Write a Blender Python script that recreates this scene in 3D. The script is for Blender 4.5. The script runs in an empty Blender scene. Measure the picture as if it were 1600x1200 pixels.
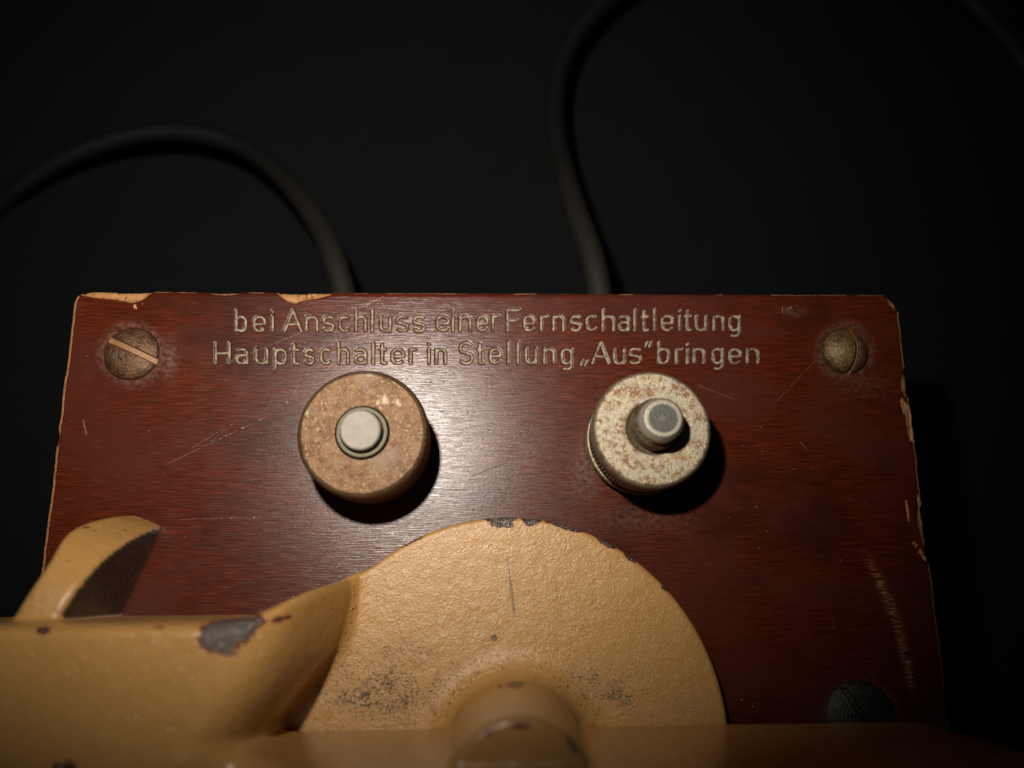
import bpy, math, numpy as np
from mathutils import Matrix, Vector

# ------------------------------------------------------------------ camera, world, light (all lengths in cm, scaled to metres)
CM = 0.01
F_PX, FOOT, VTOP, DIST = 1310.0, (750.0, 917.0), (751.0, -4800.0), 12.0
def _basis():
    n = np.array([(FOOT[0]-800)/F_PX, (600-FOOT[1])/F_PX, -1.0]); z = -n/np.linalg.norm(n)
    y = np.array([(VTOP[0]-800)/F_PX, (600-VTOP[1])/F_PX, -1.0]); y = y - z*(y@z); y /= np.linalg.norm(y)
    x = np.cross(y, z); return np.stack([x, y, z])
RM = _basis()
def W(px, py, h=0.0):
    """position (cm) at height h above the panel of a point measured in the photograph"""
    d = RM@np.array([(px-800)/F_PX, (600-py)/F_PX, -1.0]); s = (DIST-h)/-d[2]
    return np.array([d[0]*s, d[1]*s, h])
def topx(X, Y, Z=0.0):
    P = np.stack([X, Y, np.zeros_like(X)+Z-DIST], -1)@RM
    return 800+F_PX*P[..., 0]/-P[..., 2], 600-F_PX*P[..., 1]/-P[..., 2]

scene = bpy.context.scene
cam = bpy.data.objects.new('camera', bpy.data.cameras.new('camera'))
scene.collection.objects.link(cam); scene.camera = cam
cam.data.sensor_width = 36.0; cam.data.lens = F_PX/1600*36
m = Matrix([list(r) for r in RM]).to_4x4(); m.translation = Vector((0, 0, DIST*CM)); cam.matrix_world = m
cam.data.clip_start = 0.005; cam.data.clip_end = 20
cam.data.dof.use_dof = True; cam.data.dof.focus_distance = 0.1195; cam.data.dof.aperture_fstop = 11.0
world = bpy.data.worlds.new('World'); scene.world = world; world.use_nodes = True
world.node_tree.nodes['Background'].inputs[0].default_value = (0.8, 0.85, 1, 1)
world.node_tree.nodes['Background'].inputs[1].default_value = 0.004
scene.view_settings.view_transform = 'Standard'; scene.view_settings.look = 'None'
scene.view_settings.exposure = 0; scene.view_settings.gamma = 1
def lamp(name, pos, target, power, rad, size, blend, col):
    l = bpy.data.lights.new(name, 'SPOT'); l.energy = power; l.shadow_soft_size = rad*CM
    l.spot_size = math.radians(size); l.spot_blend = blend; l.color = col
    o = bpy.data.objects.new(name, l); scene.collection.objects.link(o)
    o.location = Vector(pos)*CM
    o.rotation_euler = (Vector(target)-Vector(pos)).to_track_quat('-Z', 'Y').to_euler(); return o
LP = W(540, 495); LT = LP+np.array([.3, 2.1, 0])
lamp('camera_flash', (LP[0], LP[1], 12.0), (LT[0], LT[1], 0), 1.10, 0.32, 95, 1.0, (1.0, 0.915, 0.80))
pl = bpy.data.lights.new('fill_lamp', 'POINT'); pl.energy = .05; pl.shadow_soft_size = .05; pl.color = (.85, .95, 1)  # added dim fill lamp without a visible source, lifts the dark areas
po = bpy.data.objects.new('fill_lamp', pl); scene.collection.objects.link(po); po.location = Vector((-22, -34, 30))*CM
scene.cycles.use_denoising = True
scene.cycles.max_bounces = 6

# ------------------------------------------------------------------ helpers
def link(o, parent=None, label=None, cat=None, kind=None):
    scene.collection.objects.link(o)
    if parent: o.parent = parent
    if label: o['label'] = label
    if cat: o['category'] = cat
    if kind: o['kind'] = kind
    return o
def empty(name, parent=None, loc=(0, 0, 0)):
    o = bpy.data.objects.new(name, None); o.location = Vector(loc)*CM; o.empty_display_size = .01; return link(o, parent)
def mesh(name, V, Fq, mat, parent=None, loc=(0, 0, 0), attrs=None, smooth=True, normals=None):
    me = bpy.data.meshes.new(name); V = np.asarray(V, float)
    Fq = np.asarray(Fq)
    me.vertices.add(len(V)); me.vertices.foreach_set('co', (V*CM).astype(np.float32).ravel())
    k = Fq.shape[1]; me.loops.add(Fq.size); me.loops.foreach_set('vertex_index', Fq.ravel().astype(np.int32))
    me.polygons.add(len(Fq)); me.polygons.foreach_set('loop_start', np.arange(0, Fq.size, k, dtype=np.int32))
    me.polygons.foreach_set('loop_total', np.full(len(Fq), k, np.int32))
    me.update(calc_edges=True); me.validate()
    if smooth: me.polygons.foreach_set('use_smooth', np.ones(len(me.polygons), bool))
    if attrs:
        for a, v in attrs.items():
            at = me.attributes.new(a, 'FLOAT', 'POINT'); at.data.foreach_set('value', np.asarray(v, np.float32))
    if normals is not None: me.normals_split_custom_set_from_vertices([tuple(n) for n in normals])
    me.materials.append(mat)
    o = bpy.data.objects.new(name, me); o.location = Vector(loc)*CM
    return link(o, parent)
def split(V, Fq, sel):
    f = Fq[sel]; u, inv = np.unique(f, return_inverse=True); return u, inv.reshape(f.shape)

rng = np.random.RandomState(7); TAB = rng.rand(256, 256)
def vnoise(x, y, s=0):
    x = x+s*17.3; y = y+s*9.1
    xi = np.floor(x).astype(int); yi = np.floor(y).astype(int); fx = x-xi; fy = y-yi
    fx = fx*fx*(3-2*fx); fy = fy*fy*(3-2*fy); g = lambda a, b: TAB[a % 256, b % 256]
    return (g(xi, yi)*(1-fx)+g(xi+1, yi)*fx)*(1-fy)+(g(xi, yi+1)*(1-fx)+g(xi+1, yi+1)*fx)*fy
def fbm(x, y, s=0, o=4):
    t = 0; a = .5
    for i in range(o): t = t+a*vnoise(x*2**i, y*2**i, s+i); a *= .5
    return t/(1-.5**o)
def sst(a, b, x): t = np.clip((x-a)/(b-a), 0, 1); return t*t*(3-2*t)
def segd(x, y, a, b):
    dx, dy = b[0]-a[0], b[1]-a[1]; L = dx*dx+dy*dy+1e-12
    t = np.clip(((x-a[0])*dx+(y-a[1])*dy)/L, 0, 1)
    return np.hypot(x-a[0]-t*dx, y-a[1]-t*dy)
def polyd(x, y, P):
    d = 1e9; ins = np.zeros(np.shape(x), bool)
    for i in range(len(P)):
        a, b = P[i], P[(i+1) % len(P)]; d = np.minimum(d, segd(x, y, a, b))
        c = ((a[1] > y) != (b[1] > y)) & (x < (b[0]-a[0])*(y-a[1])/(b[1]-a[1]+1e-12)+a[0]); ins ^= c
    return np.where(ins, -d, d)

# ------------------------------------------------------------------ node helper
class NT:
    def __init__(s, name):
        s.m = bpy.data.materials.new(name); s.m.use_nodes = True; s.t = s.m.node_tree; s.n = s.t.nodes
        s.b = s.n['Principled BSDF']; tc = s.n.new('ShaderNodeTexCoord')
        mp = s.n.new('ShaderNodeMapping'); mp.inputs['Scale'].default_value = (100, 100, 100)
        s.t.links.new(tc.outputs['Object'], mp.inputs[0]); s.P = mp.outputs[0]
    def put(s, sock, v):
        if v is None: return
        if isinstance(v, bpy.types.NodeSocket): s.t.links.new(v, sock)
        elif isinstance(v, (tuple, list)) and sock.type == 'RGBA': sock.default_value = tuple(v)+(1,) if len(v) == 3 else v
        else: sock.default_value = v
    def math(s, op, a, b=None, c=None, clamp=False):
        n = s.n.new('ShaderNodeMath'); n.operation = op; n.use_clamp = clamp
        for i, v in enumerate((a, b, c)): s.put(n.inputs[i], v)
        return n.outputs[0]
    def vm(s, op, a, b=None):
        n = s.n.new('ShaderNodeVectorMath'); n.operation = op; s.put(n.inputs[0], a); s.put(n.inputs[1], b)
        return n.outputs['Value'] if op in ('DOT_PRODUCT', 'LENGTH', 'DISTANCE') else n.outputs[0]
    def add(s, a, b): return s.math('ADD', a, b)
    def mul(s, a, b): return s.math('MULTIPLY', a, b)
    def noise(s, scale, detail=3, rough=.55, st=(1, 1, 1), off=(0, 0, 0), dist=0):
        v = s.vm('MULTIPLY', s.vm('ADD', s.P, off), st)
        n = s.n.new('ShaderNodeTexNoise'); s.put(n.inputs['Vector'], v); n.inputs['Scale'].default_value = scale
        n.inputs['Detail'].default_value = detail; n.inputs['Roughness'].default_value = rough
        n.inputs['Distortion'].default_value = dist; return n.outputs[0]
    def voro(s, scale, feat='F1', rnd=1, st=(1, 1, 1), col=False):
        n = s.n.new('ShaderNodeTexVoronoi'); s.put(n.inputs['Vector'], s.vm('MULTIPLY', s.P, st)); n.inputs['Scale'].default_value = scale
        return (n.outputs['Distance'], n.outputs['Color']) if col else n.outputs['Distance']
    def step(s, x, a, b, lo=0.0, hi=1.0):
        n = s.n.new('ShaderNodeMapRange'); n.interpolation_type = 'SMOOTHSTEP'; n.clamp = True
        s.put(n.inputs[0], x); n.inputs[1].default_value = a; n.inputs[2].default_value = b
        n.inputs[3].default_value = lo; n.inputs[4].default_value = hi; return n.outputs[0]
    def mix(s, f, a, b):
        n = s.n.new('ShaderNodeMix'); n.data_type = 'RGBA'; s.put(n.inputs[0], f); s.put(n.inputs[6], a); s.put(n.inputs[7], b); return n.outputs[2]
    def attr(s, name):
        n = s.n.new('ShaderNodeAttribute'); n.attribute_name = name; return n.outputs['Fac']
    def bump(s, h, d, nrm=None, st=1.0):
        n = s.n.new('ShaderNodeBump'); n.inputs['Strength'].default_value = st; n.inputs['Distance'].default_value = d*CM
        s.put(n.inputs['Height'], h); s.put(n.inputs['Normal'], nrm); return n.outputs[0]
    def set(s, **k):
        nm = dict(col='Base Color', met='Metallic', rough='Roughness', nrm='Normal', spec='Specular IOR Level', coat='Coat Weight', coatr='Coat Roughness', aniso='Anisotropic', rot='Anisotropic Rotation', tan='Tangent', coatn='Coat Normal')
        for a, v in k.items(): s.put(s.b.inputs[nm[a]], v)
        return s.m
    def seg(s, a, b, w, soft=.6):
        """1 on a hairline from a to b (cm), 0 off it"""
        a = np.array([a[0], a[1], 0.0]); b = np.array([b[0], b[1], 0.0]); L = np.linalg.norm(b-a); u = (b-a)/L
        r = s.vm('SUBTRACT', s.vm('MULTIPLY', s.P, (1, 1, 0)), tuple(a)); t = s.vm('DOT_PRODUCT', r, tuple(u))
        d = s.math('ABSOLUTE', s.vm('DOT_PRODUCT', r, (-u[1], u[0], 0)))
        m = s.step(d, w*soft, w*1.4, 1, 0)
        return s.mul(s.mul(m, s.step(t, 0, L*.08)), s.step(t, L*.85, L, 1, 0))

# ------------------------------------------------------------------ materials
def mat_panel():
    t = NT('lacquered_wood')
    g1 = t.noise(9, 4, .6, (.22, 6, 1)); g2 = t.noise(30, 3, .6, (.12, 3.0, 1)); big = t.noise(.55, 3, .5, (1, 1.6, 1), (3, 1, 0))
    c = t.mix(t.step(g1, .35, .68), (.036, .0052, .0014), (.092, .0140, .0030))
    c = t.mix(t.step(big, .42, .64), c, (.060, .013, .0075))
    c = t.mix(t.step(t.noise(1.1, 4, .6, (1, 1, 1), (9, 4, 0)), .60, .75, 0, .55), c, (.030, .010, .008))
    c = t.mix(t.step(g2, .56, .72, 0, .45), c, (.14, .034, .014))
    c = t.mix(t.step(t.noise(.45, 4, .6, (1, 1.4, 1), (11, 3, 0)), .50, .66, 0, .65), c, (.026, .006, .0035))
    # darker pores and specks of dust
    c = t.mix(t.step(t.noise(26, 2, .6, (.2, 1.4, 1), (2, 8, 0)), .66, .72, 0, .7), c, (.02, .006, .005))
    d1, c1 = t.voro(7, col=True); sp = t.mul(t.step(d1, .035, .10, 1, 0), t.step(t.vm('DOT_PRODUCT', c1, (1, 0, 0)), .72, .8))
    d2, c2 = t.voro(14, col=True); sp2 = t.mul(t.step(d2, .05, .14, 1, 0), t.step(t.vm('DOT_PRODUCT', c2, (0, 1, 0)), .86, .9))
    dustz = t.step(t.noise(.5, 2, .5, (1, 1, 1), (5, 5, 0)), .4, .6)
    c = t.mix(t.mul(t.mul(sp, dustz), .6), c, (.42, .30, .2)); c = t.mix(t.mul(sp2, .7), c, (.02, .01, .008))
    # dirt ring round the screws, dust patches
    dirt = t.attr('dirt'); dm = t.mul(dirt, t.step(t.noise(13, 5, .7), .38, .6))
    c = t.mix(t.mul(dm, .55), c, (.13, .085, .06))
    # scratches
    segs = [((338, 574), (420, 541), .006), ((415, 543), (560, 483), .007), ((555, 485), (602, 463), .010), ((560, 463), (640, 497), .005),
            ((250, 730), (440, 640), .006), ((440, 640), (500, 560), .005), ((300, 700), (352, 668), .006), ((330, 690), (372, 655), .004),
            ((130, 655), (136, 682), .012), ((270, 812), (470, 806), .005), ((735, 745), (850, 700), .004), ((1085, 600), (1150, 625), .006),
            ((1250, 690), (1262, 705), .008), ((1222, 478), (1222, 490), .010), ((1228, 484), (1236, 480), .010), ((1298, 960), (1304, 985), .005),
            ((700, 470), (742, 512), .004), ((1292, 545), (1200, 640), .004), ((655, 880), (780, 800), .004)]
    sm = None
    for a, b, w in segs:
        k = t.seg(W(*a)[:2], W(*b)[:2], w); sm = k if sm is None else t.math('MAXIMUM', sm, k)
    sm = t.mul(sm, t.step(t.noise(8, 2), .35, .55))
    c = t.mix(t.mul(sm, .32), c, (.36, .19, .13))
    # rubbed streak low on the right
    sc = t.mul(t.attr('scuff'), t.step(t.noise(16, 4, .7, (.35, 2.2, 1)), .44, .6))
    c = t.mix(sc, c, (.42, .22, .09))
    # bare wood on the chipped edges
    ch = t.attr('chip'); chm = t.step(t.add(ch, t.mul(t.add(t.noise(14, 4, .7), -.5), .5)), .42, .5)
    wd = t.mix(t.noise(10, 4, .6, (1, 3, 3)), (.22, .09, .028), (.55, .30, .12))
    wd = t.mix(t.step(t.noise(22, 3), .56, .66), wd, (.10, .035, .012))
    rim = t.step(t.add(ch, t.mul(t.add(t.noise(14, 4, .7), -.5), .5)), .30, .42)
    c = t.mix(t.mul(rim, .7), c, (.22, .03, .012)); c = t.mix(chm, c, wd)
    gr = t.attr('groove'); gn = t.noise(16, 4, .65)
    gc = t.mix(t.step(gn, .35, .65), (.10, .083, .056), (.33, .285, .20))
    gm = t.mul(t.step(gr, .30, .6), t.step(t.noise(6, 3, .6, (1, 1, 1), (1, 7, 0)), .30, .48, .25, 1))
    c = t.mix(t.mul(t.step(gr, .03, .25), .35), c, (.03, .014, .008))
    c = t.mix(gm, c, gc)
    rough = t.add(t.step(t.noise(30, 2, .5, (.12, 3, 1)), .3, .7, .22, .32), t.mul(t.math('MAXIMUM', chm, gm), .35))
    rough = t.add(rough, t.mul(dm, .3))
    h = t.add(t.mul(t.noise(60, 2, .5, (.05, 1.6, 1)), 1.0), t.mul(t.noise(18, 3, .6, (.12, 3, 1)), .7))
    n = t.bump(h, .0019); n = t.bump(t.noise(22, 4, .6), .004, n, .3)
    n = t.bump(t.mul(t.math('MAXIMUM', chm, gm), t.noise(30, 4, .7)), .012, n)
    n = t.bump(t.math('MAXIMUM', sp, sp2), .006, n); n = t.bump(t.mul(sm, -1), .006, n)
    return t.set(col=c, rough=rough, nrm=n, spec=.33)
def mat_paint():
    t = NT('sand_painted_iron')
    c = t.mix(t.noise(1.2, 4, .6), (.355, .186, .056), (.425, .232, .075))
    c = t.mix(t.step(t.noise(11, 4, .7, (1, 1, 1), (3, 3, 3)), .56, .72, 0, .4), c, (.30, .16, .055))
    d, cc = t.voro(11, st=(1, 1, .3), col=True); sp = t.mul(t.step(d, .04, .12, 1, 0), t.step(t.vm('DOT_PRODUCT', cc, (1, 0, 0)), .90, .95))
    c = t.mix(t.mul(sp, .55), c, (.12, .06, .03))
    dirt = t.attr('dirt'); fn = t.noise(40, 4, .75); cn = t.noise(4, 4, .7)
    k = t.add(t.mul(dirt, .21), t.mul(t.mul(t.add(cn, -.5), dirt), .6))
    d4, c4 = t.voro(26, st=(1, 1, .3), col=True); pep = t.mul(t.step(t.math('SUBTRACT', d4, t.mul(dirt, .16)), .04, .12, 1, 0), t.step(t.math('SUBTRACT', t.mul(dirt, 1.0), t.vm('DOT_PRODUCT', c4, (1, 0, 0))), -.02, .05))
    dm = t.math('MAXIMUM', t.step(t.add(fn, k), .755, .80), pep); c = t.mix(t.mul(t.step(k, .05, .4), .55), c, (.27, .19, .12)); c = t.mix(t.mul(dm, t.step(dirt, .02, .2)), c, (.075, .055, .042))
    hot = t.mul(t.math('MAXIMUM', t.seg(W(792, 868, .42)[:2], W(798, 915, .42)[:2], .010), t.seg(W(797, 905, .42)[:2], W(804, 962, .42)[:2], .017)), .75)
    pc = W(772, 996.5, .42); dd = t.vm('LENGTH', t.vm('SUBTRACT', t.vm('MULTIPLY', t.P, (1, 1, 0)), (pc[0], pc[1], 0)))
    hot = t.mul(t.math('MAXIMUM', hot, t.step(dd, .034, .048, 1, 0)), t.step(t.attr('peel'), .5, .9)); c = t.mix(hot, c, (.10, .055, .03))
    ch = t.add(t.attr('chip'), t.mul(t.add(t.noise(9, 5, .65), -.5), .9)); prim = t.step(ch, .44, .48); met = t.step(ch, .56, .59)
    c = t.mix(prim, c, (.12, .018, .012)); c = t.mix(met, c, t.mix(t.noise(18, 4, .7), (.10, .085, .08), (.42, .36, .33)))
    inner_dark = t.mul(t.attr('inner_dark'), t.step(t.add(t.attr('inner_dark'), t.mul(t.noise(9, 4, .7), .4)), .55, .8)); c = t.mix(inner_dark, c, t.mix(t.noise(7, 4, .7, (1, 3, 1)), (.018, .014, .011), (.050, .038, .026)))  # inner side face of the lug in a darker, streaked colour
    pm = t.math('SUBTRACT', 1.0, prim)
    pl = t.attr('peel'); peel = t.add(t.mul(t.noise(5, 1, .4), .5), t.mul(t.mul(t.noise(15, 2, .5), pl), .24))
    d3, c3 = t.voro(12, st=(1, 1, .3), col=True); pim = t.mul(t.step(d3, .08, .30, 1, 0), t.step(t.vm('DOT_PRODUCT', c3, (0, 0, 1)), .55, .95))
    n = t.bump(peel, .026)
    n = t.bump(t.mul(t.mul(pim, pm), t.add(pl, .2)), .020, n); n = t.bump(t.mul(t.mul(t.noise(34, 3, .6), pm), pl), .010, n); n = t.bump(t.mul(met, -1), .02, n); n = t.bump(t.mul(t.noise(13, 4, .7), met), .07, n); n = t.bump(t.mul(t.noise(40, 4, .7), t.math('MAXIMUM', met, dm)), .02, n)
    rough = t.add(t.step(t.noise(7, 3), .3, .7, .23, .36), t.mul(t.math('MAXIMUM', dm, t.step(k, .05, .4)), .35))
    return t.set(col=c, rough=rough, nrm=n, met=t.mul(met, .85), spec=.5)
def mat_knob(kind):
    t = NT('rusted_cap' if kind else 'rusted_nickel_cap')
    n1 = t.noise(5 if kind else 7, 6, .78); n2 = t.noise(30, 4, .75, (1, 1, 1), (4, 2, 0)); n3 = t.noise(2.0, 3, .6, (1, 1, 1), (1, 9, 0))
    if kind:
        c = t.mix(t.step(n1, .35, .62), (.10, .046, .021), (.20, .115, .060)); c = t.mix(t.step(n2, .54, .66, 0, .8), c, (.50, .37, .22)); c = t.mix(t.step(n3, .55, .70, 0, .7), c, (.20, .14, .10))
        hi = t.step(t.noise(3, 4, .7, (1, 1, 1), (7, 7, 0)), .60, .68); c = t.mix(t.mul(hi, .8), c, (.50, .40, .28))
    else:
        c = t.mix(t.step(n2, .3, .7), (.32, .285, .205), (.58, .52, .38))
        ru = t.step(t.add(t.mul(n1, .6), t.mul(n2, .4)), .485, .55)
        c = t.mix(t.mul(ru, .9), c, t.mix(n2, (.10, .035, .014), (.30, .13, .045)))
        c = t.mix(t.step(n3, .55, .70, 0, .4), c, (.50, .38, .20))
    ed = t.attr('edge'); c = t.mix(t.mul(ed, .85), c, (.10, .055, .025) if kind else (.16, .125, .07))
    ring = t.noise(45, 2, .5)
    n = t.bump(t.add(n2, t.noise(40, 3, .7)), .010)
    return t.set(col=c, met=.62, rough=t.step(n2, .3, .7, .34, .56), nrm=n)
def mat_metal(name, a, b, rough=.38, met=.7, bump=.006, sc=16, rust=None):
    t = NT(name); n = t.noise(sc, 5, .7); c = t.mix(t.step(n, .35, .65), a, b)
    if rust: c = t.mix(t.step(t.noise(6, 5, .7, (1, 1, 1), (5, 1, 2)), .52, .62), c, rust)
    return t.set(col=c, met=met, rough=t.step(n, .3, .7, rough, rough+.2), nrm=t.bump(t.noise(35, 4, .7), bump))
def mat_stem_right():
    t = NT('worn_stem_end'); n = t.noise(14, 4, .7); c = t.mix(n, (.28, .25, .20), (.44, .40, .33))
    r = t.attr('edge'); k = t.step(t.add(r, t.mul(t.add(n, -.5), .25)), .28, .36); c = t.mix(k, c, t.mix(n, (.06, .06, .055), (.13, .125, .11)))
    r2 = t.step(t.add(r, t.mul(t.add(n, -.5), .3)), .92, 1.1); c = t.mix(t.mul(r2, .4), c, (.35, .30, .20))
    return t.set(col=c, met=.45, rough=.42, nrm=t.bump(t.noise(30, 4, .7), .006))
def mat_screw(name, base, slot):
    t = NT(name); n = t.noise(10, 5, .7)
    sp = t.n.new('ShaderNodeTexNoise'); 
    L = t.vm('LENGTH', t.vm('MULTIPLY', t.P, (1, 1, 0))); ring = t.math('SINE', t.add(t.mul(L, 130), t.mul(n, 5)))
    c = t.mix(t.step(n, .35, .62), tuple(x*.45 for x in base), base); c = t.mix(t.step(t.noise(22, 4, .7), .55, .7, 0, .7), c, tuple(min(1, x*1.9) for x in base))
    c = t.mix(t.mul(t.step(ring, .2, .9), .25), c, (.03, .02, .012))
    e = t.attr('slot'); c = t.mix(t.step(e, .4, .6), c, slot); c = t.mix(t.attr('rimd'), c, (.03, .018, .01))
    k = t.step(t.noise(3, 2, .5, (1, 1, 1), (4.1, 2.2, 0)), .66, .72); c = t.mix(t.mul(k, .5), c, (.09, .13, .16))
    return t.set(col=c, met=t.step(e, .4, .6, .45, 0), rough=t.step(n, .3, .7, .33, .55), nrm=t.bump(t.mul(ring, .3), .003, t.bump(t.noise(18, 5, .7), .014)))
def mat_cable():
    t = NT('black_rubber'); n = t.noise(3, 4, .6); c = t.mix(n, (.0025, .0025, .0025), (.0055, .005, .0046)); c = t.mix(t.step(t.vm('LENGTH', t.P), 1.5, 6.5, .85, 0), c, (.018, .015, .012))  # lit end by the panel painted in as lighter brown, fading along the cable
    return t.set(col=c, rough=.55, nrm=t.bump(t.noise(16, 3), .01), spec=.35)
def mat_cloth():
    t = NT('black_cloth'); n = t.noise(1.2, 4, .6)
    w = t.mul(t.math('SINE', t.mul(t.vm('DOT_PRODUCT', t.P, (1, 0, 0)), 160)), t.math('SINE', t.mul(t.vm('DOT_PRODUCT', t.P, (0, 1, 0)), 160)))
    c = t.mix(n, (.0076, .0087, .0100), (.0100, .0112, .0126))
    return t.set(col=c, rough=.95, spec=.08, nrm=t.bump(t.add(w, t.noise(4, 4)), .01))
M_PANEL, M_PAINT, M_CABLE, M_CLOTH = mat_panel(), mat_paint(), mat_cable(), mat_cloth()

# ------------------------------------------------------------------ setting: the cloth behind
BACK = -6.5
def sheet():
    g = np.linspace(-90, 90, 121); X, Y = np.meshgrid(g, g, indexing='ij'); Z = BACK+(fbm(X*.05, Y*.05, 3)-.5)*.3*sst(12, 30, np.hypot(X, Y))
    V = np.stack([X, Y, Z], -1).reshape(-1, 3); i = np.arange(121*121).reshape(121, 121)
    Fq = np.stack([i[:-1, :-1], i[1:, :-1], i[1:, 1:], i[:-1, 1:]], -1).reshape(-1, 4); return V, Fq
V, Fq = sheet(); o = mesh('table_cloth', V, Fq, M_CLOTH); o['kind'] = 'structure'
o['label'] = 'plain black cloth surface filling the background'

# ------------------------------------------------------------------ the apparatus
root = empty('electrical_apparatus', None, (0, 0, BACK))
root['label'] = 'old electrical apparatus with red-brown engraved wooden panel, two rusty terminal knobs and sand-painted cast housing'
root['category'] = 'apparatus'
OFF = (0, 0, -BACK)      # children are modelled in panel coordinates

# lettering: single-stroke engraved letters, measured left and right edges in photo pixels
def arc(cx, cy, rx, ry, a0, a1, n=9):
    return [(cx+rx*math.cos(math.radians(a0+(a1-a0)*i/n)), cy+ry*math.sin(math.radians(a0+(a1-a0)*i/n))) for i in range(n+1)]
CH, XH, DS = 32.0, 21.6, -8.5
def bowl(w, h=XH):
    r = min(w*.48, h*.42); return arc(w-r, h-r, r, r, 0, 90)+arc(r, h-r, r, r, 90, 180)+arc(r, r, r, r, 180, 270)+arc(w-r, r, r, r, 270, 360)+[(w, h-r)]
def glyph(ch, w):
    r = min(w*.48, XH*.42); x = XH
    if ch in 'il': g = [[(w/2, 0), (w/2, x if ch == 'i' else CH)]]; return g+([[(w/2, CH-3.2), (w/2, CH-2)]] if ch == 'i' else [])
    if ch == 'n': return [[(0, 0), (0, x)], [(0, x-r*.8)]+arc(r, x-r, r, r, 150, 90)+arc(w-r, x-r, r, r, 90, 0)+[(w, 0)]]
    if ch == 'h': return [[(0, 0), (0, CH)], [(0, x-r*.8)]+arc(r, x-r, r, r, 150, 90)+arc(w-r, x-r, r, r, 90, 0)+[(w, 0)]]
    if ch == 'u': return [[(w, 0), (w, x)], [(0, x)]+arc(r, r, r, r, 180, 270)+arc(w-r, r, r, r, 270, 345)]
    if ch == 'r': return [[(0, 0), (0, x)], [(0, x-r)]+arc(r*1.1, x-r, r*1.1, r, 150, 90)+[(w, x)]]
    if ch == 'b': return [[(0, 0), (0, CH)], bowl(w)]
    if ch == 'p': return [[(0, DS), (0, x)], bowl(w)]
    if ch == 'g': return [bowl(w), [(w, x), (w, DS+r*.5)]+arc(w-r, DS+r*.7, r, r*.8, 0, -90)+[(w*.25, DS)]]
    if ch == 'e': return [[(0, x*.48), (w, x*.50)]+arc(w-r, x-r, r, r, 0, 90)+arc(r, x-r, r, r, 90, 180)+arc(r, r, r, r, 180, 270)+arc(w-r, r, r, r, 270, 315)]
    if ch == 'c': return [arc(w-r, x-r, r, r, 50, 90)+arc(r, x-r, r, r, 90, 180)+arc(r, r, r, r, 180, 270)+arc(w-r, r, r, r, 270, 315)]
    if ch in 'sS':
        h = x if ch == 's' else CH; q = h*.27
        return [arc(w-q, h-q, q, q, 45, 90)+arc(q, h-q, q, q, 90, 215)+[(w*.5, h*.52)]+arc(w-q, q, q, q, 40, -90)+arc(q, q, q, q, 270, 222)]
    if ch == 'a': q = x*.29; return [[(w*.12, x*.93)]+[(w*.3, x)]+arc(w-r, x-r, r, r, 90, 0)+[(w, 0)], [(w, x*.57), (q, x*.57)]+arc(q, q, q, q, 90, 270)+[(w*.7, 0), (w, q*.8)]]
    if ch == 't': return [[(w*.38, CH*.92)]+[(w*.38, r*.6)]+arc(w*.38+r*.6, r*.6, r*.6, r*.6, 180, 270)+[(w, 0)], [(0, x*.98), (w, x*.98)]]
    if ch == 'A': return [[(0, 0), (w/2, CH), (w, 0)], [(w*.2, CH*.33), (w*.8, CH*.33)]]
    if ch == 'F': return [[(0, 0), (0, CH), (w, CH)], [(0, CH*.5), (w*.8, CH*.5)]]
    if ch == 'H': return [[(0, 0), (0, CH)], [(w, 0), (w, CH)], [(0, CH*.5), (w, CH*.5)]]
    if ch == ',': return [[(w*.25, 3), (w*.05, -4)], [(w*.95, 3), (w*.7, -4)]]
    if ch == '"': return [[(w*.35, CH+1), (w*.1, CH-6)], [(w*1., CH+1), (w*.75, CH-6)]]
T1 = [('b', 366.7, 386), ('e', 395, 416), ('i', 422, 429), ('A', 443, 473), ('n', 477, 498), ('s', 504, 523), ('c', 528.6, 548), ('h', 554, 573), ('l', 579, 585), ('u', 593, 612), ('s', 619, 639), ('s', 645, 665),
      ('e', 681, 702.5), ('i', 705, 711), ('n', 717, 737), ('e', 744, 763), ('r', 767.6, 781), ('F', 791, 813.5), ('e', 817, 836), ('r', 843.5, 856.5), ('n', 863, 882.5), ('s', 890, 908.6), ('c', 914.6, 933.5), ('h', 939.5, 960.5),
      ('a', 965, 984), ('l', 988.5, 994.5), ('t', 1000, 1013), ('l', 1019, 1025), ('e', 1031.6, 1052), ('i', 1058, 1064), ('t', 1068, 1080), ('u', 1085, 1104.5), ('n', 1113, 1131.5), ('g', 1138, 1157)]
T2 = [('H', 334.5, 360), ('a', 367.6, 388), ('u', 397.8, 419.3), ('p', 428, 448), ('t', 454, 468), ('s', 475, 492), ('c', 500, 519), ('h', 527, 546), ('a', 553, 573), ('l', 580, 586), ('t', 591, 604), ('e', 610.5, 632), ('r', 639, 651),
      ('i', 667, 673), ('n', 679.5, 698), ('S', 717, 740), ('t', 745, 757), ('e', 764, 783.5), ('l', 791, 797), ('l', 806.6, 812.6), ('u', 819.5, 839), ('n', 848, 867.5), ('g', 876, 895), (',', 905, 920), ('A', 923, 953), ('u', 957.5, 977),
      ('s', 982, 1002.5), ('"', 1005, 1019), ('b', 1026.5, 1046), ('r', 1053.5, 1066), ('i', 1070.6, 1076.6), ('n', 1082, 1101.5), ('g', 1111, 1130), ('e', 1137.5, 1158.5), ('n', 1164.5, 1185.5)]
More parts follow.
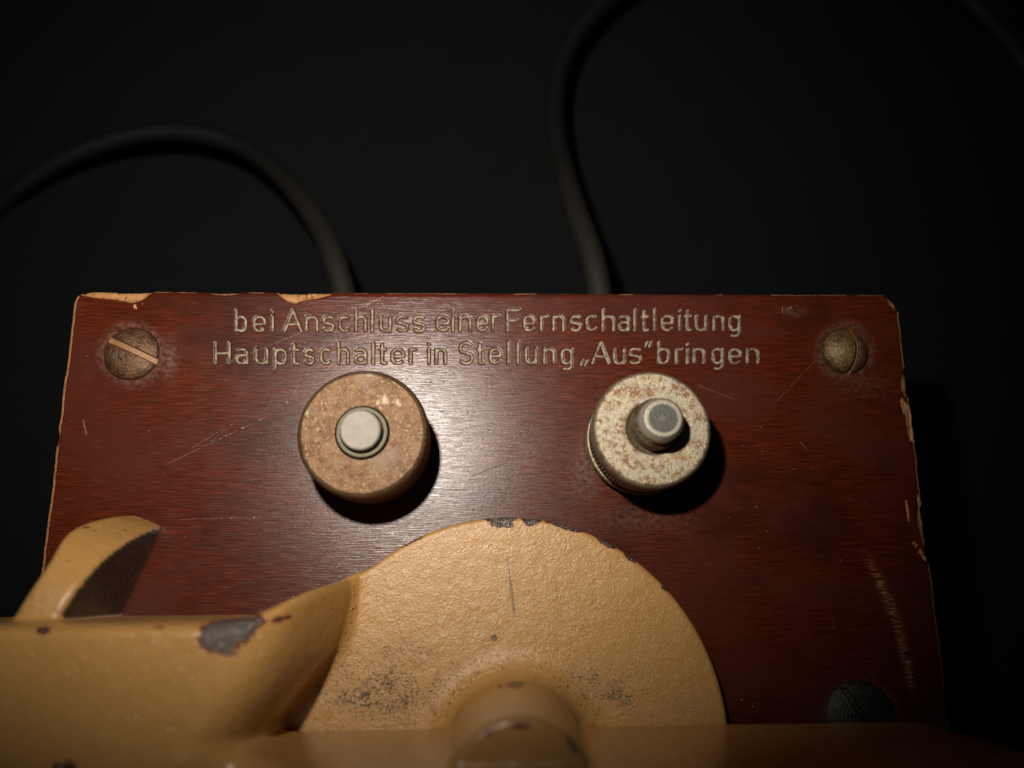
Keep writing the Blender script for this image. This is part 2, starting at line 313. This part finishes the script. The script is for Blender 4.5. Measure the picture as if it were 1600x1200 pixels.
def text_field(PX, PY):
    D = np.full(PX.shape, 99.0); rr = np.random.RandomState(3)
    for T, y0, y1 in ((T1, 516.8, 515.2), (T2, 567.3, 567.0)):
        for ch, x0, x1 in T:
            base = y0+(y1-y0)*(x0-340)/850; hw = 2.2; w = x1-x0-2*hw
            jx, jy = rr.uniform(-.5, .5, 2)
            I = np.where((PX > x0-6) & (PX < x1+6) & (PY > base-42) & (PY < base+14)); X = PX[I]-x0-hw-jx; Y = base-PY[I]-jy; d = D[I]
            for st in glyph(ch, max(w, .5)):
                for a, b in zip(st[:-1], st[1:]): d = np.minimum(d, segd(X, Y, a, b))
            D[I] = d
    return D

TOPL, TOPR, BOTY = W(112, 456.5), W(1404, 458), -3.0
XL0, XR0, YT = (W(112, 456)[0]+W(66, 890)[0])/2, (W(1404, 458)[0]+W(1482, 1110)[0])/2, (TOPL[1]+TOPR[1])/2
TH = 1.1
def panel():
    ft = lambda a, b, n: list(np.linspace(a, b, n, endpoint=False))
    tx0, tx1 = W(328, 540)[0], W(1192, 540)[0]; ty0, ty1 = W(700, 580)[1], W(700, 478)[1]
    e = [0, .008, .02, .035, .055, .08, .11]
    xs = [XL0+a for a in e]+ft(XL0+.14, tx0, 62)+ft(tx0, tx1, 800)+ft(tx1, XR0-.14, 62)+[XR0-a for a in e[::-1]]
    ys = [BOTY+a for a in e]+ft(BOTY+.14, ty0, 150)+ft(ty0, ty1, 104)+ft(ty1, YT-.14, 6)+list(np.linspace(YT-.14, YT-.12, 2))+[YT-a for a in e[::-1]]
    xs = np.array(sorted(set(np.round(xs, 5)))); ys = np.array(sorted(set(np.round(ys, 5))))
    X0, Y0 = np.meshgrid(xs, ys, indexing='ij')
    # ragged outline: push the border in a little with noise, round the corners
    X, Y = X0.copy(), Y0.copy()
    wl = .035*(fbm(Y0*1.3, Y0*0+2, 1)-.35)+.02*fbm(Y0*6, Y0*0, 5); wr = .045*(fbm(Y0*1.1, Y0*0+7, 2)-.35)+.02*fbm(Y0*6, Y0*0, 8)
    wt = .012*fbm(X0*2.5, X0*0, 4)
    X += wl*sst(.9, 0, X0-XL0); X -= wr*sst(.9, 0, XR0-X0); Y -= wt*sst(.5, 0, YT-Y0)
    for sx, xe in ((1, XL0), (-1, XR0)):
        R = .22; cx, cy = xe+sx*R, YT-R; a = np.maximum((cx-X)*sx, 0); b = np.maximum(Y-cy, 0)
        mx = np.maximum(a, b); ln = np.hypot(a, b); k = np.where(ln > 1e-6, np.maximum(mx, 1e-9)/np.maximum(ln, 1e-9), 1); q = (a > 0) & (b > 0)
        X = np.where(q, cx-sx*a*k, X); Y = np.where(q, cy+b*k, Y)
    PX, PY = topx(X, Y)
    # distance to the edge
    dl, dr, dt = X0-XL0, XR0-X0, YT-Y0; de = np.minimum(np.minimum(dl, dr), dt)
    Z = -.035*np.clip(1-de/.06, 0, 1)**2
    nz = fbm(X*5, Y*5, 11)-.5
    chip = np.zeros_like(X)
    polys = [([(118, 450), (128, 461), (150, 465), (180, 468), (207, 473), (222, 469), (232, 461), (250, 450)], 9), ([(425, 450), (438, 462), (450, 471), (462, 474), (478, 468), (500, 465), (516, 461), (524, 450)], 9),
             ([(1372, 450), (1384, 463), (1390, 476), (1402, 486), (1412, 486), (1412, 450)], 8), ([(100, 450), (118, 464), (112, 480), (106, 520), (90, 520)], 5),
             ([(1415, 572), (1409, 590), (1408, 606), (1414, 618), (1425, 622)], 5), ([(1408, 620), (1410, 632), (1416, 655), (1422, 690), (1430, 690), (1424, 640)], 4),
             ([(1432, 770), (1434, 812), (1442, 848), (1450, 880), (1456, 880), (1446, 800)], 5), ([(1416, 770), (1421, 800), (1424, 826), (1421, 820), (1415, 790)], 4), ([(1424, 846), (1434, 850), (1444, 866), (1450, 880), (1443, 872), (1432, 856)], 3),
             ([(84, 690), (90, 670), (94, 672), (90, 700)], 4), ([(208, 474), (213, 476), (214, 483), (210, 482)], 3), ([(320, 450), (330, 459), (352, 461), (372, 459), (380, 450)], 5)]
    for P, s in polys:
        d = polyd(PX, PY, P); chip = np.maximum(chip, sst(s*.5, -s*.5, d))
    ew = np.maximum(sst(.075, .0, dl)*1.0, sst(.060, 0, dr)*.95)*sst(.18, .42, fbm(X*1.2+3, Y*2.2, 21)+.12); ew = np.maximum(ew, sst(.022, 0, dt)*.75*sst(.4, .6, fbm(X*2, Y, 23)))
    geo = np.maximum(chip, 0)
    Z = Z-.10*sst(.45, .9, geo)*(.6+nz*1.2)*sst(.28, .0, de)
    chip = np.maximum(chip, ew)
    # groove
    g = text_field(PX, PY); fade = fbm(X*3, Y*3, 31)
    gm = np.clip(1-g/2.4, 0, 1); Z = Z-.016*np.sqrt(gm)*(gm > 0)
    Z = Z+0*np.exp(-((g-3.9)/1.0)**2)
    # dirt round screws and on the panel
    dirt = np.zeros_like(X)
    for (sx, sy, r) in ((207, 553, 47), (1320, 549, 42), (1344, 1120, 58)):
        d = np.hypot(PX-sx, PY-sy)-r; dirt = np.maximum(dirt, .65*sst(12, -2, d+12*(fbm(X*4, Y*4, 41)-.5)))
    for (bx, by, ra, rb, s) in ((264, 562, 12, 28, .95), (1240, 487, 16, 8, .8), (112, 478, 14, 8, .5), (640, 810, 70, 22, .35), (1010, 810, 80, 20, .35), (915, 740, 20, 40, .5), (1350, 600, 50, 22, .35)):
        dirt = np.maximum(dirt, s*np.exp(-((PX-bx)/ra)**2-((PY-by)/rb)**2))
    ln = [(1343, 845), (1362, 880), (1385, 930), (1404, 980), (1416, 1030), (1424, 1075)]
    d = np.minimum.reduce([segd(PX, PY, a, b) for a, b in zip(ln[:-1], ln[1:])]); scuff = .75*sst(.25, .6, fbm(X*2.5, Y*2.5, 61))*np.exp(-(d/6.5)**2)*sst(838, 900, PY)*sst(1100, 1050, PY)
    nx, ny = X.shape; i = np.arange(nx*ny).reshape(nx, ny)
    V = np.stack([X, Y, Z], -1).reshape(-1, 3); Fq = np.stack([i[:-1, :-1], i[1:, :-1], i[1:, 1:], i[:-1, 1:]], -1).reshape(-1, 4)
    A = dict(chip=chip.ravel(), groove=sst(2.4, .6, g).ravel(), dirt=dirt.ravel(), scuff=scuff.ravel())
    # skirt: sides and underside
    loop = list(i[:, 0])+list(i[-1, 1:])+list(i[-2::-1, -1])+list(i[0, -2:0:-1]); L = len(loop)
    rings = [(0, -.04), (0, -TH+.03), (0, -TH)]; base = len(V); prev = loop; Vs = [V]; Fs = [Fq]
    for q, (s, z) in enumerate(rings):
        r = V[loop].copy(); r[:, 2] += z; Vs.append(r); cur = list(range(base+q*L, base+(q+1)*L))
        Fs.append(np.array([(prev[k], cur[k], cur[(k+1) % L], prev[(k+1) % L]) for k in range(L)])[:, ::-1]); prev = cur
        for a in A: A[a] = np.concatenate([A[a], (A[a][loop]*(q == 0) if a == 'chip' else np.zeros(L))])
    V = np.concatenate(Vs); Fq = np.concatenate(Fs)
    # underside
    c = np.array([[V[:, 0].mean(), V[:, 1].mean(), -TH]]); V = np.concatenate([V, c]); ci = len(V)-1
    for a in A: A[a] = np.append(A[a], 0)
    return V, Fq, prev, ci, A
V, Fq, ring, ci, A = panel()
N = np.zeros_like(V); fn = np.cross(V[Fq[:, 2]]-V[Fq[:, 0]], V[Fq[:, 3]]-V[Fq[:, 1]])
for k in range(4): np.add.at(N, Fq[:, k], fn)
N /= np.maximum(np.linalg.norm(N, axis=1), 1e-12)[:, None]
gf = A['groove'][Fq].max(1) > .12
u, f = split(V, Fq, ~gf)
pan = mesh('wooden_panel', V[u], f, M_PANEL, root, OFF, {a: v[u] for a, v in A.items()}, normals=N[u])
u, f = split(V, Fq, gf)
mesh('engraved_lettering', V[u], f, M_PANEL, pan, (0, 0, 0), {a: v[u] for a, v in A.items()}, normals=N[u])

# the box under the panel that carries it
def box(name, lo, hi, mat, parent, loc, bev=.12):
    import bmesh
    bm = bmesh.new(); bmesh.ops.create_cube(bm, size=1)
    for v in bm.verts: v.co = Vector([(lo[k]+hi[k])/2+v.co[k]*(hi[k]-lo[k]) for k in range(3)])*CM
    bmesh.ops.bevel(bm, geom=bm.edges[:], offset=bev*CM, segments=3, affect='EDGES')
    me = bpy.data.meshes.new(name); bm.to_mesh(me); bm.free(); me.materials.append(mat)
    o = bpy.data.objects.new(name, me); o.location = Vector(loc)*CM; return link(o, parent)
M_BOX = mat_metal('dark_casing', (.012, .008, .006), (.03, .018, .012), .5, 0)
box('casing', (XL0+.25, BOTY-.9, BACK+.002), (XR0-.3, YT-.3, -TH), M_BOX, root, OFF)

# ------------------------------------------------------------------ screws
def screw(px, py, rpx, hgt, ang, slw, slc, mat, zoff=0):
    c = W(px, py, zoff); r = rpx*0.00928; n = 121
    g = np.linspace(-1, 1, n); U, Vv = np.meshgrid(g, g, indexing='ij')
    X = U*np.sqrt(1-Vv**2/2); Y = Vv*np.sqrt(1-U**2/2); R = np.hypot(X, Y)
    Z = hgt*(np.sqrt(np.clip(1.04-R**2, 0, 2))-.2)/(1.02-.2); Z = np.where(R > .999, -.03, Z)
    ca, sa = math.cos(ang), math.sin(ang); s = (-X*sa+Y*ca)-slc[0]-slc[1]*(X*ca+Y*sa)**2
    m = sst(slw*1.15, slw*.85, np.abs(s)); Z = Z-m*np.minimum(hgt*.42, np.maximum(Z-.01, 0))*.9
    V = np.stack([X*r, Y*r, Z], -1).reshape(-1, 3); i = np.arange(n*n).reshape(n, n)
    Fq = np.stack([i[:-1, :-1], i[1:, :-1], i[1:, 1:], i[:-1, 1:]], -1).reshape(-1, 4)
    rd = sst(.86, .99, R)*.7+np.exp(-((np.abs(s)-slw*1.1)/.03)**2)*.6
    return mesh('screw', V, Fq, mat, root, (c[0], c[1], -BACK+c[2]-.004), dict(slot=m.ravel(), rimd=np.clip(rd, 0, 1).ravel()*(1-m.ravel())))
s1 = screw(206, 553, 43.5, .13, math.radians(-25), .105, (.12, 0), mat_screw('brown_screw', (.13, .062, .028), (.24, .12, .045)))
s1['label'] = 'dull brown slotted screw with a tan slanted slot, at the top left of the panel'
s2 = screw(1319, 549, 39, .22, math.radians(83), .095, (-.34, .22), mat_screw('brass_screw', (.18, .11, .045), (.16, .06, .02)))
s2['label'] = 'shiny domed brass slotted screw with upright slot, at the top right of the panel'
s3 = screw(1345, 1121, 53, .12, math.radians(-62), .075, (.0, 0), mat_screw('dark_screw', (.038, .04, .034), (.01, .01, .008)))
s3['label'] = 'dark steel slotted screw half hidden under the housing edge'

# ------------------------------------------------------------------ terminal knobs
def lathe(name, prof, seg, mat, parent, loc, knurl=None, edge=None, attrn='edge', tilt=None):
    """prof: list of (radius, z); knurl: (z0, z1, teeth, depth)"""
    P = np.array(prof, float); a = np.linspace(0, 2*math.pi, seg, endpoint=False); R = P[:, 0][:, None]+0*a; Z = P[:, 1][:, None]+0*a
    if knurl:
        z0, z1, te, dp = knurl; k = ((P[:, 1] > z0) & (P[:, 1] < z1) & (P[:, 0] > .4*P[:, 0].max()))[:, None]
        R = R-k*dp*(.5-.5*np.cos(a*te))[None]
    V = np.stack([R*np.cos(a), R*np.sin(a), Z], -1).reshape(-1, 3); n = len(P); i = np.arange(n*seg).reshape(n, seg); j = np.roll(i, -1, 1)
    Fq = np.stack([i[:-1], j[:-1], j[1:], i[1:]], -1).reshape(-1, 4)
    E = (np.array(edge, float)[:, None]+0*a).ravel() if edge is not None else np.zeros(len(V))
    o = mesh(name, V, Fq, mat, parent, loc, {attrn: E}); 
    return o
def fine(prof, edge, step=.02):
    """resample sharp lathe profiles so that smooth shading keeps their edges"""
    P, E = [prof[0]], [edge[0]]
    for (a, b, ea, eb) in zip(prof[:-1], prof[1:], edge[:-1], edge[1:]):
        L = math.hypot(b[0]-a[0], b[1]-a[1])
        if L > .03:
            for t in (.008/L, 1-.008/L): P.append((a[0]+(b[0]-a[0])*t, a[1]+(b[1]-a[1])*t)); E.append(ea+(eb-ea)*t)
        P.append(b); E.append(eb)
    return P, E
M_K1, M_K2 = mat_knob(1), mat_knob(0)
M_COL = mat_metal('olive_brass', (.035, .030, .020), (.080, .070, .045), .35)
M_TIP = mat_metal('pale_nickel', (.20, .18, .145), (.29, .265, .225), .5, .0, sc=7)
M_NI = mat_metal('tarnished_nickel', (.13, .105, .06), (.30, .26, .17), .33, .75, rust=(.14, .07, .03))
M_DARK = mat_metal('dark_nickel', (.05, .042, .03), (.11, .095, .065), .4, .6)
M_STEM2 = mat_stem_right()

# left knob: rusty cap, screwed down
zt = 1.12; c = W(566, 676, zt); sc = (DIST-zt)/F_PX
k1 = empty('terminal_knob', root, (c[0], c[1], -BACK)); k1['label'] = 'left terminal knob with brown rusty face, screwed down close to the panel'
r = 96*sc; ro = 104*sc
P, E = fine([(.0, .02), (ro*.90, .02), (ro*.97, .08), (ro*.99, .5), (ro, zt-.16), (ro*.995, zt-.09), (ro*.97, zt-.035), (r, zt-.004), (r*.985, zt), (r*.7, zt), (.36, zt), (.345, zt-.05), (.0, zt-.05)],
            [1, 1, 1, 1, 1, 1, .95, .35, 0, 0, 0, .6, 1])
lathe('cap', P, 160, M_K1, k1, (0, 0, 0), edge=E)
P, E = fine([(.345, zt-.06), (.345, zt+.035), (.33, zt+.05), (.285, zt+.05), (.275, zt+.04), (.27, zt-.03)], [0]*6)
lathe('collar', P, 96, M_COL, k1, (0, 0, 0), edge=E)
P, E = fine([(.262, zt-.05), (.262, zt+.17), (.25, zt+.195), (.235, zt+.20), (0, zt+.20)], [.9, .9, .3, 0, 0])
lathe('stem', P, 96, M_COL if False else M_TIP, k1, (0, 0, 0), edge=E)

# right knob: unscrewed a little, nickel with rust
zt = 1.15; c = W(1020, 669.5, zt); sc = (DIST-zt)/F_PX
k2 = empty('terminal_knob', root, (c[0], c[1], -BACK)); k2['label'] = 'right terminal knob with pale rust-mottled nickel face, unscrewed above its knurled side'
r = 90*sc; ro = 96*sc
pr = [(.28, .40), (ro*.92, .40), (ro*.955, .44)]+[(ro*.97, z) for z in np.linspace(.50, .86, 7)]+[(ro*.955, .885), (ro*.97, .90), (ro, .92), (ro*1.005, .98), (ro, zt-.09), (ro*.98, zt-.035), (r, zt-.004), (r*.985, zt), (r*.96, zt), (r*.9, zt), (.42, zt), (.375, zt), (.358, zt-.006), (.345, zt-.02), (.335, zt-.05), (.2, zt-.06)]
P, E = fine(pr, [1]*16+[.8, .3, 0, 0, .8, 1])
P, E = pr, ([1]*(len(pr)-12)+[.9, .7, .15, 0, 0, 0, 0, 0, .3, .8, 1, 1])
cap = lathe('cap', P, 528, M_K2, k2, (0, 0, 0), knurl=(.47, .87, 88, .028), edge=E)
st = empty('stem', k2); st.name = 'threaded_stem'
th = []
for q in range(7): z = zt-.14+q*.055; th += [(.295, z), (.330, z+.018), (.330, z+.03), (.295, z+.048)]
P = th+[(.275, zt+.31), (.25, zt+.32)]
scene.collection.objects.unlink(st); bpy.data.objects.remove(st)
st = lathe('threaded_stem', [(.3, .1), (.3, zt-.16)]+P, 96, M_NI, k2, (.03, .035, 0))
tp, te = fine([(.268, zt+.28), (.284, zt+.30), (.286, zt+.42), (.272, zt+.46), (.240, zt+.515), (.232, zt+.52), (.19, zt+.52), (.12, zt+.52), (.0, zt+.52)], [0, 0, 0, 0, .05, .1, .3, .8, 1.05])
lathe('stem_tip', tp, 96, M_STEM2, k2, (.03, .035, 0), edge=te)
P, E = fine([(.2, .30), (.76, .30), (.775, .28), (.775, .18), (.76, .165), (.70, .15), (.70, .02), (.2, .02)], [0]*8)
wq = lathe('washer', P, 160, M_NI, k2, (0, 0, 0), edge=E)
P, E = fine([(.2, .301), (.70, .301), (.71, .33), (.71, .40), (.70, .419), (.2, .419)], [0]*6)
lathe('spacer', P, 120, M_DARK, k2, (0, 0, 0), edge=E)

# ------------------------------------------------------------------ cast housing as one blended surface
def smin(a, b, k): h = np.clip(.5+.5*(b-a)/k, 0, 1); return b*(1-h)+a*h-k*h*(1-h)
def smax(a, b, k): return -smin(-a, -b, k)
def rbox(X, Y, Z, lo, hi, r):
    q = [np.abs(A-(l+h)/2)-(h-l)/2+r for A, l, h in zip((X, Y, Z), lo, hi)]
    return np.sqrt(sum(np.maximum(a, 0)**2 for a in q))+np.minimum(np.maximum(np.maximum(q[0], q[1]), q[2]), 0)-r
ZD = .40; DC = W(795, 1160, ZD); DR = DC[1]*-1+W(797, 808, ZD)[1]
YW = W(800, 1133, ZD)[1]
def fields(X, Y, Z):
    dr = np.hypot(X-DC[0], Y-DC[1])
    disc = smax(smax(dr-DR, Z-ZD-.05*np.clip(1-dr/DR, 0, 1), .07), -Z-.02, .02)
    fil = rbox(X, Y, Z, (-3.8, -3.2, -.02), (-1.2, -1.35, ZD), .05); disc = smin(disc, fil, .03)
    b0, b1 = W(805, 1172, .4), W(812, 1240, 3.0); t = np.clip((Z-.4)/2.6, -.2, 1.2)
    bx, by = b0[0]+(b1[0]-b0[0])*t, b0[1]+(b1[1]-b0[1])*t
    boss = smax(np.hypot(X-bx, Y-by)-(.90-.16*t), Z-3.15, .09)
    wl = rbox(X, Y, Z, (-3.2, -4.6, .46), (W(1515, 1118, .6)[0], YW, 4.2), .18)
    wl = smax(wl, (Z-(2.25+1.95*sst(-2.7, -.9, X)))*.75, .25)
    wl = smax(wl, ((X-W(1490, 1118, .6)[0])*.78+(Y-YW)*.62), .5)
    wl = smax(wl, .10*np.clip(-(X-2.9), 0, 9)-9+0*X, .1)
    # left shoulder
    yb = -.34+.56*np.log1p(np.exp((X+2.62)/.10))*.10
    s = ((X+1.85)*.80-(Y+.70)*.58+.02*(Z-.4))*.98-.02; s0 = np.maximum(-X-1.60, 0)
    ztop = ZD-.02+2.05*(1-np.exp(-s0/.36))
    sh = smax((Z-ztop)*.42, Y-yb, .16); sh = smax(sh, -Z+.0, .02); sh = smax(sh, s, .48); sh = smax(sh, (X+1.62)*.95+.25*(Z-.4), .2); sh = smax(sh, -(Y+4.6), .05); sh = smax(sh, -(X+7.0), .3)
    # lug
    a = W(258, 822, 0); b = W(186, 975, 0); ux, uy = b[0]-a[0], b[1]-a[1]; L = math.hypot(ux, uy); ux /= L; uy /= L
    u = (X-a[0])*ux+(Y-a[1])*uy; v = (X-a[0])*-uy+(Y-a[1])*ux   # v>0 on the +X side
    vs = 1 if (-uy) > 0 else -1; v = v*vs
    zt = .02+1.98*(1-np.exp(-np.maximum(u+.02, 0)/.40)); bend = .30*np.exp(-np.maximum(u, 0)/.30)
    lug = smax(smax(v+.02-.05*Z, -v-.47-.16*np.exp(-((u-.35)/.3)**2), .14), smax((Z-zt)*.55, -u, .14), .13); lug = smax(lug, u-3.0, .1); lug = smax(lug, -Z-.005, .02)
    return disc, boss, wl, sh, lug
def total(X, Y, Z):
    d, b, w, s, l = fields(X, Y, Z)
    return smin(smin(smin(smin(d, b, .42), w, .10), s, .22), l, .06)
def surface_nets(x0, x1, y0, y1, z0, z1, h):
    xs, ys, zs = [np.arange(a, b, h, dtype=np.float32) for a, b in ((x0, x1), (y0, y1), (z0, z1))]
    S = np.empty((len(xs), len(ys), len(zs)), np.float32); Yg, Zg = np.meshgrid(ys, zs, indexing='ij')
    for i in range(0, len(xs), 24):
        xx = xs[i:i+24][:, None, None]; X, Y, Z = np.broadcast_arrays(xx, Yg[None], Zg[None]); S[i:i+24] = total(X.astype(np.float64), Y.astype(np.float64), Z.astype(np.float64))
    neg = S < 0; cnt = np.zeros(tuple(n-1 for n in S.shape), np.int8)
    for a in (0, 1):
        for b in (0, 1):
            for c in (0, 1): cnt += neg[a:a+cnt.shape[0], b:b+cnt.shape[1], c:c+cnt.shape[2]]
    act = (cnt > 0) & (cnt < 8); I = np.argwhere(act); idx = -np.ones(act.shape, np.int32); idx[act] = np.arange(len(I))
    acc = np.zeros((len(I), 3)); n = np.zeros(len(I))
    corners = [(a, b, c) for a in (0, 1) for b in (0, 1) for c in (0, 1)]
    for p in corners:
        for ax in range(3):
            if p[ax]: continue
            q = list(p); q[ax] = 1
            s0 = S[I[:, 0]+p[0], I[:, 1]+p[1], I[:, 2]+p[2]]; s1 = S[I[:, 0]+q[0], I[:, 1]+q[1], I[:, 2]+q[2]]; m = (s0 < 0) != (s1 < 0)
            t = np.where(m, s0/(s0-s1+1e-20), 0); pt = np.array(p)+np.zeros((len(I), 3)); pt[:, ax] += t; acc += pt*m[:, None]; n += m
    V = (I+acc/n[:, None])*h+np.array([xs[0], ys[0], zs[0]]); Fs = []
    for ax in range(3):
        sl0 = [slice(1, -1)]*3; sl1 = [slice(1, -1)]*3; sl0[ax] = slice(0, -1); sl1[ax] = slice(1, None)
        a, b = neg[tuple(sl0)], neg[tuple(sl1)]; E = np.argwhere(a != b); fl = a[tuple(E.T)]
        e = E+1; e[:, ax] -= 1; o1, o2 = [k for k in range(3) if k != ax]
        def cell(d1, d2): c = e.copy(); c[:, o1] -= d1; c[:, o2] -= d2; return idx[c[:, 0], c[:, 1], c[:, 2]]
        q = np.stack([cell(1, 1), cell(0, 1), cell(0, 0), cell(1, 0)], -1)
        if ax == 1: fl = ~fl
        q[~fl] = q[~fl][:, ::-1]; Fs.append(q)
    return V, np.concatenate(Fs)
V, Fq = surface_nets(-7.2, 7.6, -4.7, 1.75, -.06, 4.3, .042)
# project the vertices onto the true surface and take its gradient as normal
for it in range(3):
    e = .004; X, Y, Z = V.T; f0 = total(X, Y, Z)
    G = np.stack([total(X+e, Y, Z)-total(X-e, Y, Z), total(X, Y+e, Z)-total(X, Y-e, Z), total(X, Y, Z+e)-total(X, Y, Z-e)], -1)/(2*e)
    g2 = (G**2).sum(1)+1e-9
    if it < 2: V = V-G*np.clip(f0/g2, -.02, .02)[:, None]
N = G/np.sqrt(g2)[:, None]
PX, PY = topx(V[:, 0], V[:, 1], V[:, 2]); X, Y, Z = V.T
front = N[:, 2] > -.2
chip = np.zeros(len(V)); dirt = np.zeros(len(V)); mark = np.zeros(len(V))
def blob(x, y, z, rx, ry, s=1.0, rot=0):
    c = W(x, y, z); k = (DIST-z)/F_PX; dx, dy = (X-c[0])/k, (Y-c[1])/k; ca, sa = math.cos(rot), math.sin(rot)
    dx, dy = dx*ca+dy*sa, -dx*sa+dy*ca
    d2 = (dx/rx)**2+(dy/ry)**2+((Z-z)/k/max(rx, ry)/3)**2; return s*np.exp(-d2*.7)
for a in [(785, 815, .4, 19, 9, .95), (828, 815, .4, 11, 7, .9), (886, 823, .4, 22, 5, .8, -.3), (946, 847, .4, 16, 5, .8, -.5), (985, 872, .4, 12, 4, .7, -.6), (1041, 917, .4, 6, 5, .7, 0), (700, 816, .4, 14, 3, .55, .3), (640, 846, .4, 40, 4, .62, .45),
          (365, 984, 2.1, 40, 22, 1.05, .3), (360, 1006, 2.1, 22, 17, .9), (395, 972, 2.1, 26, 9, .8), (330, 996, 2.1, 10, 8, .7), (440, 966, 2.0, 18, 5, .72, .1), (88, 985, 2.1, 17, 9, .85, -.2), (38, 980, 2.1, 14, 5, .55), (258, 979, 2.1, 20, 4, .62), (312, 976, 2.1, 7, 6, .6), (115, 975, 2.1, 8, 4, .55),
          (806, 1133, 3.1, 13, 5, .66), (824, 1132, 3.1, 13, 5, .72), (766, 1142, 3.1, 22, 4, .58, .5), (893, 1160, 3.1, 6, 13, .85, .35), (804, 1070, 1.0, 17, 3, .72, .1), (788, 1073, 1.0, 14, 3, .66, -.1),
          (150, 808, 1.2, 16, 5, .60, .3), (128, 822, 1.2, 10, 5, .55), (120, 1190, 2.2, 30, 12, .6), (1120, 1030, .4, 5, 12, .5, .4), (1085, 960, .4, 5, 10, .5, .6)]:
    chip = np.maximum(chip, 1.1*blob(*a))
chip += .30*np.exp(-((np.hypot(X-DC[0], Y-DC[1])-DR)/.03)**2)*(Z > .1)*(Z < .5)*sst(.35, .6, fbm(X*2, Y*2, 51))
for a in [(760, 1000, .42, 330, 120, .38), (620, 1045, .42, 150, 60, .75), (930, 1075, .42, 110, 40, .8), (600, 1085, .42, 130, 42, 1.0), (540, 1060, .42, 50, 40, .8), (640, 1050, .42, 60, 28, .7), (955, 1085, .42, 70, 26, .95), (1040, 1100, .42, 80, 16, .6), (900, 1060, .42, 40, 30, .6), (720, 1110, .42, 40, 30, .7), (800, 1040, .5, 120, 30, .35), (950, 1112, .42, 240, 12, .7), (560, 1118, .42, 100, 14, .7), (790, 1060, .6, 40, 14, .5)]:
    dirt = np.maximum(dirt, blob(*a))
def line(P, w, z):
    Q = [W(p[0], p[1], z)[:2] for p in P]; d = np.minimum.reduce([segd(X, Y, a, b) for a, b in zip(Q[:-1], Q[1:])]); return np.exp(-(d/w)**2)*(np.abs(Z-z) < .2)
mark = np.maximum(mark, .55*line([(794, 880), (798, 915), (803, 958)], .030, .42)); mark = np.maximum(mark, 1.0*line([(773, 996.5), (773.5, 997)], .05, .42))
Fc = V[Fq].mean(1); lab = np.argmin(np.stack(fields(*Fc.T)), 0)
housing = empty('housing', root); housing['label'] = 'sand-coloured painted cast metal housing with chipped edges'
for k, nm in enumerate(['half_disc_plate', 'boss', 'side_wall', 'shoulder', 'lug']):
    sel = lab == k
    if sel.sum() < 10: continue
    u, f = split(V, Fq, sel)
    mesh(nm, V[u], f, M_PAINT, housing, OFF, dict(chip=chip[u], dirt=dirt[u], mark=mark[u], peel=np.where(Z[u] < ZD+.12, 1.0, .6 if nm == 'lug' else .22), inner_dark=(sst(.72, .86, N[u]@np.array([.93, -.30, 0]))*(nm == 'lug'))*sst(.1, .5, Z[u]+.3)), normals=N[u])

# ------------------------------------------------------------------ cables
def cable(name, pts, rad, label):
    P = np.array(pts, float); n = len(P); T = [];
    Q = np.concatenate([[2*P[0]-P[1]], P, [2*P[-1]-P[-2]]])
    for i in range(1, n):
        p0, p1, p2, p3 = Q[i-1], Q[i], Q[i+1], Q[i+2]
        for t in np.linspace(0, 1, 16, endpoint=False): T.append(.5*((2*p1)+(-p0+p2)*t+(2*p0-5*p1+4*p2-p3)*t*t+(-p0+3*p1-3*p2+p3)*t**3))
    T = np.array(T+[P[-1]]); tg = np.gradient(T, axis=0); tg /= np.linalg.norm(tg, axis=1)[:, None]
    up = np.array([0, 0, 1.0]); V = []; K = 24
    for p, t in zip(T, tg):
        s = np.cross(t, up); s = s/np.linalg.norm(s) if np.linalg.norm(s) > .05 else np.array([1.0, 0, 0]); w = np.cross(s, t)
        for a in np.linspace(0, 2*math.pi, K, endpoint=False): V.append(p+rad*(s*math.cos(a)+w*math.sin(a)))
    b = T[0].copy(); V = np.array(V)-b; m_ = len(T); i = np.arange(m_*K).reshape(m_, K); j = np.roll(i, -1, 1)
    Fq = np.stack([i[:-1], i[1:], j[1:], j[:-1]], -1).reshape(-1, 4)
    o = mesh(name, V, Fq[:, ::-1], M_CABLE, None, b); o['label'] = label; o['category'] = 'cable'; return o
def wp(l): return [tuple(W(a, b, z)) for a, b, z in l]
ZF = BACK+.27
cable('cable', [(W(560, 520, -2.5)[0], YT-.45, -2.6)]+wp([(530, 430, -2.9), (497, 350, -3.6), (440, 275, -4.3), (375, 228, -4.7), (290, 206, -4.9), (200, 213, -5.1), (110, 243, -5.4), (40, 285, -5.8), (-30, 338, ZF), (-150, 420, ZF)]), .215,
      'black rubber cable arching left behind the panel')
cable('cable', [(W(950, 520, -2.5)[0], YT-.45, -2.6)]+wp([(930, 420, -2.9), (897, 320, -3.6), (873, 235, -4.3), (866, 160, -4.7), (880, 90, -4.9), (918, 30, -5.0), (990, -30, -5.1), (1120, -85, -5.1), (1300, -90, -4.9), (1440, -50, -4.6), (1530, 15, -4.3), (1600, 100, -4.0), (1660, 230, -4.0), (1710, 420, -4.8), (1770, 640, -5.6), (1860, 850, ZF), (1990, 1000, ZF)]), .23,
      'black rubber cable rising behind the panel and looping round at the right')
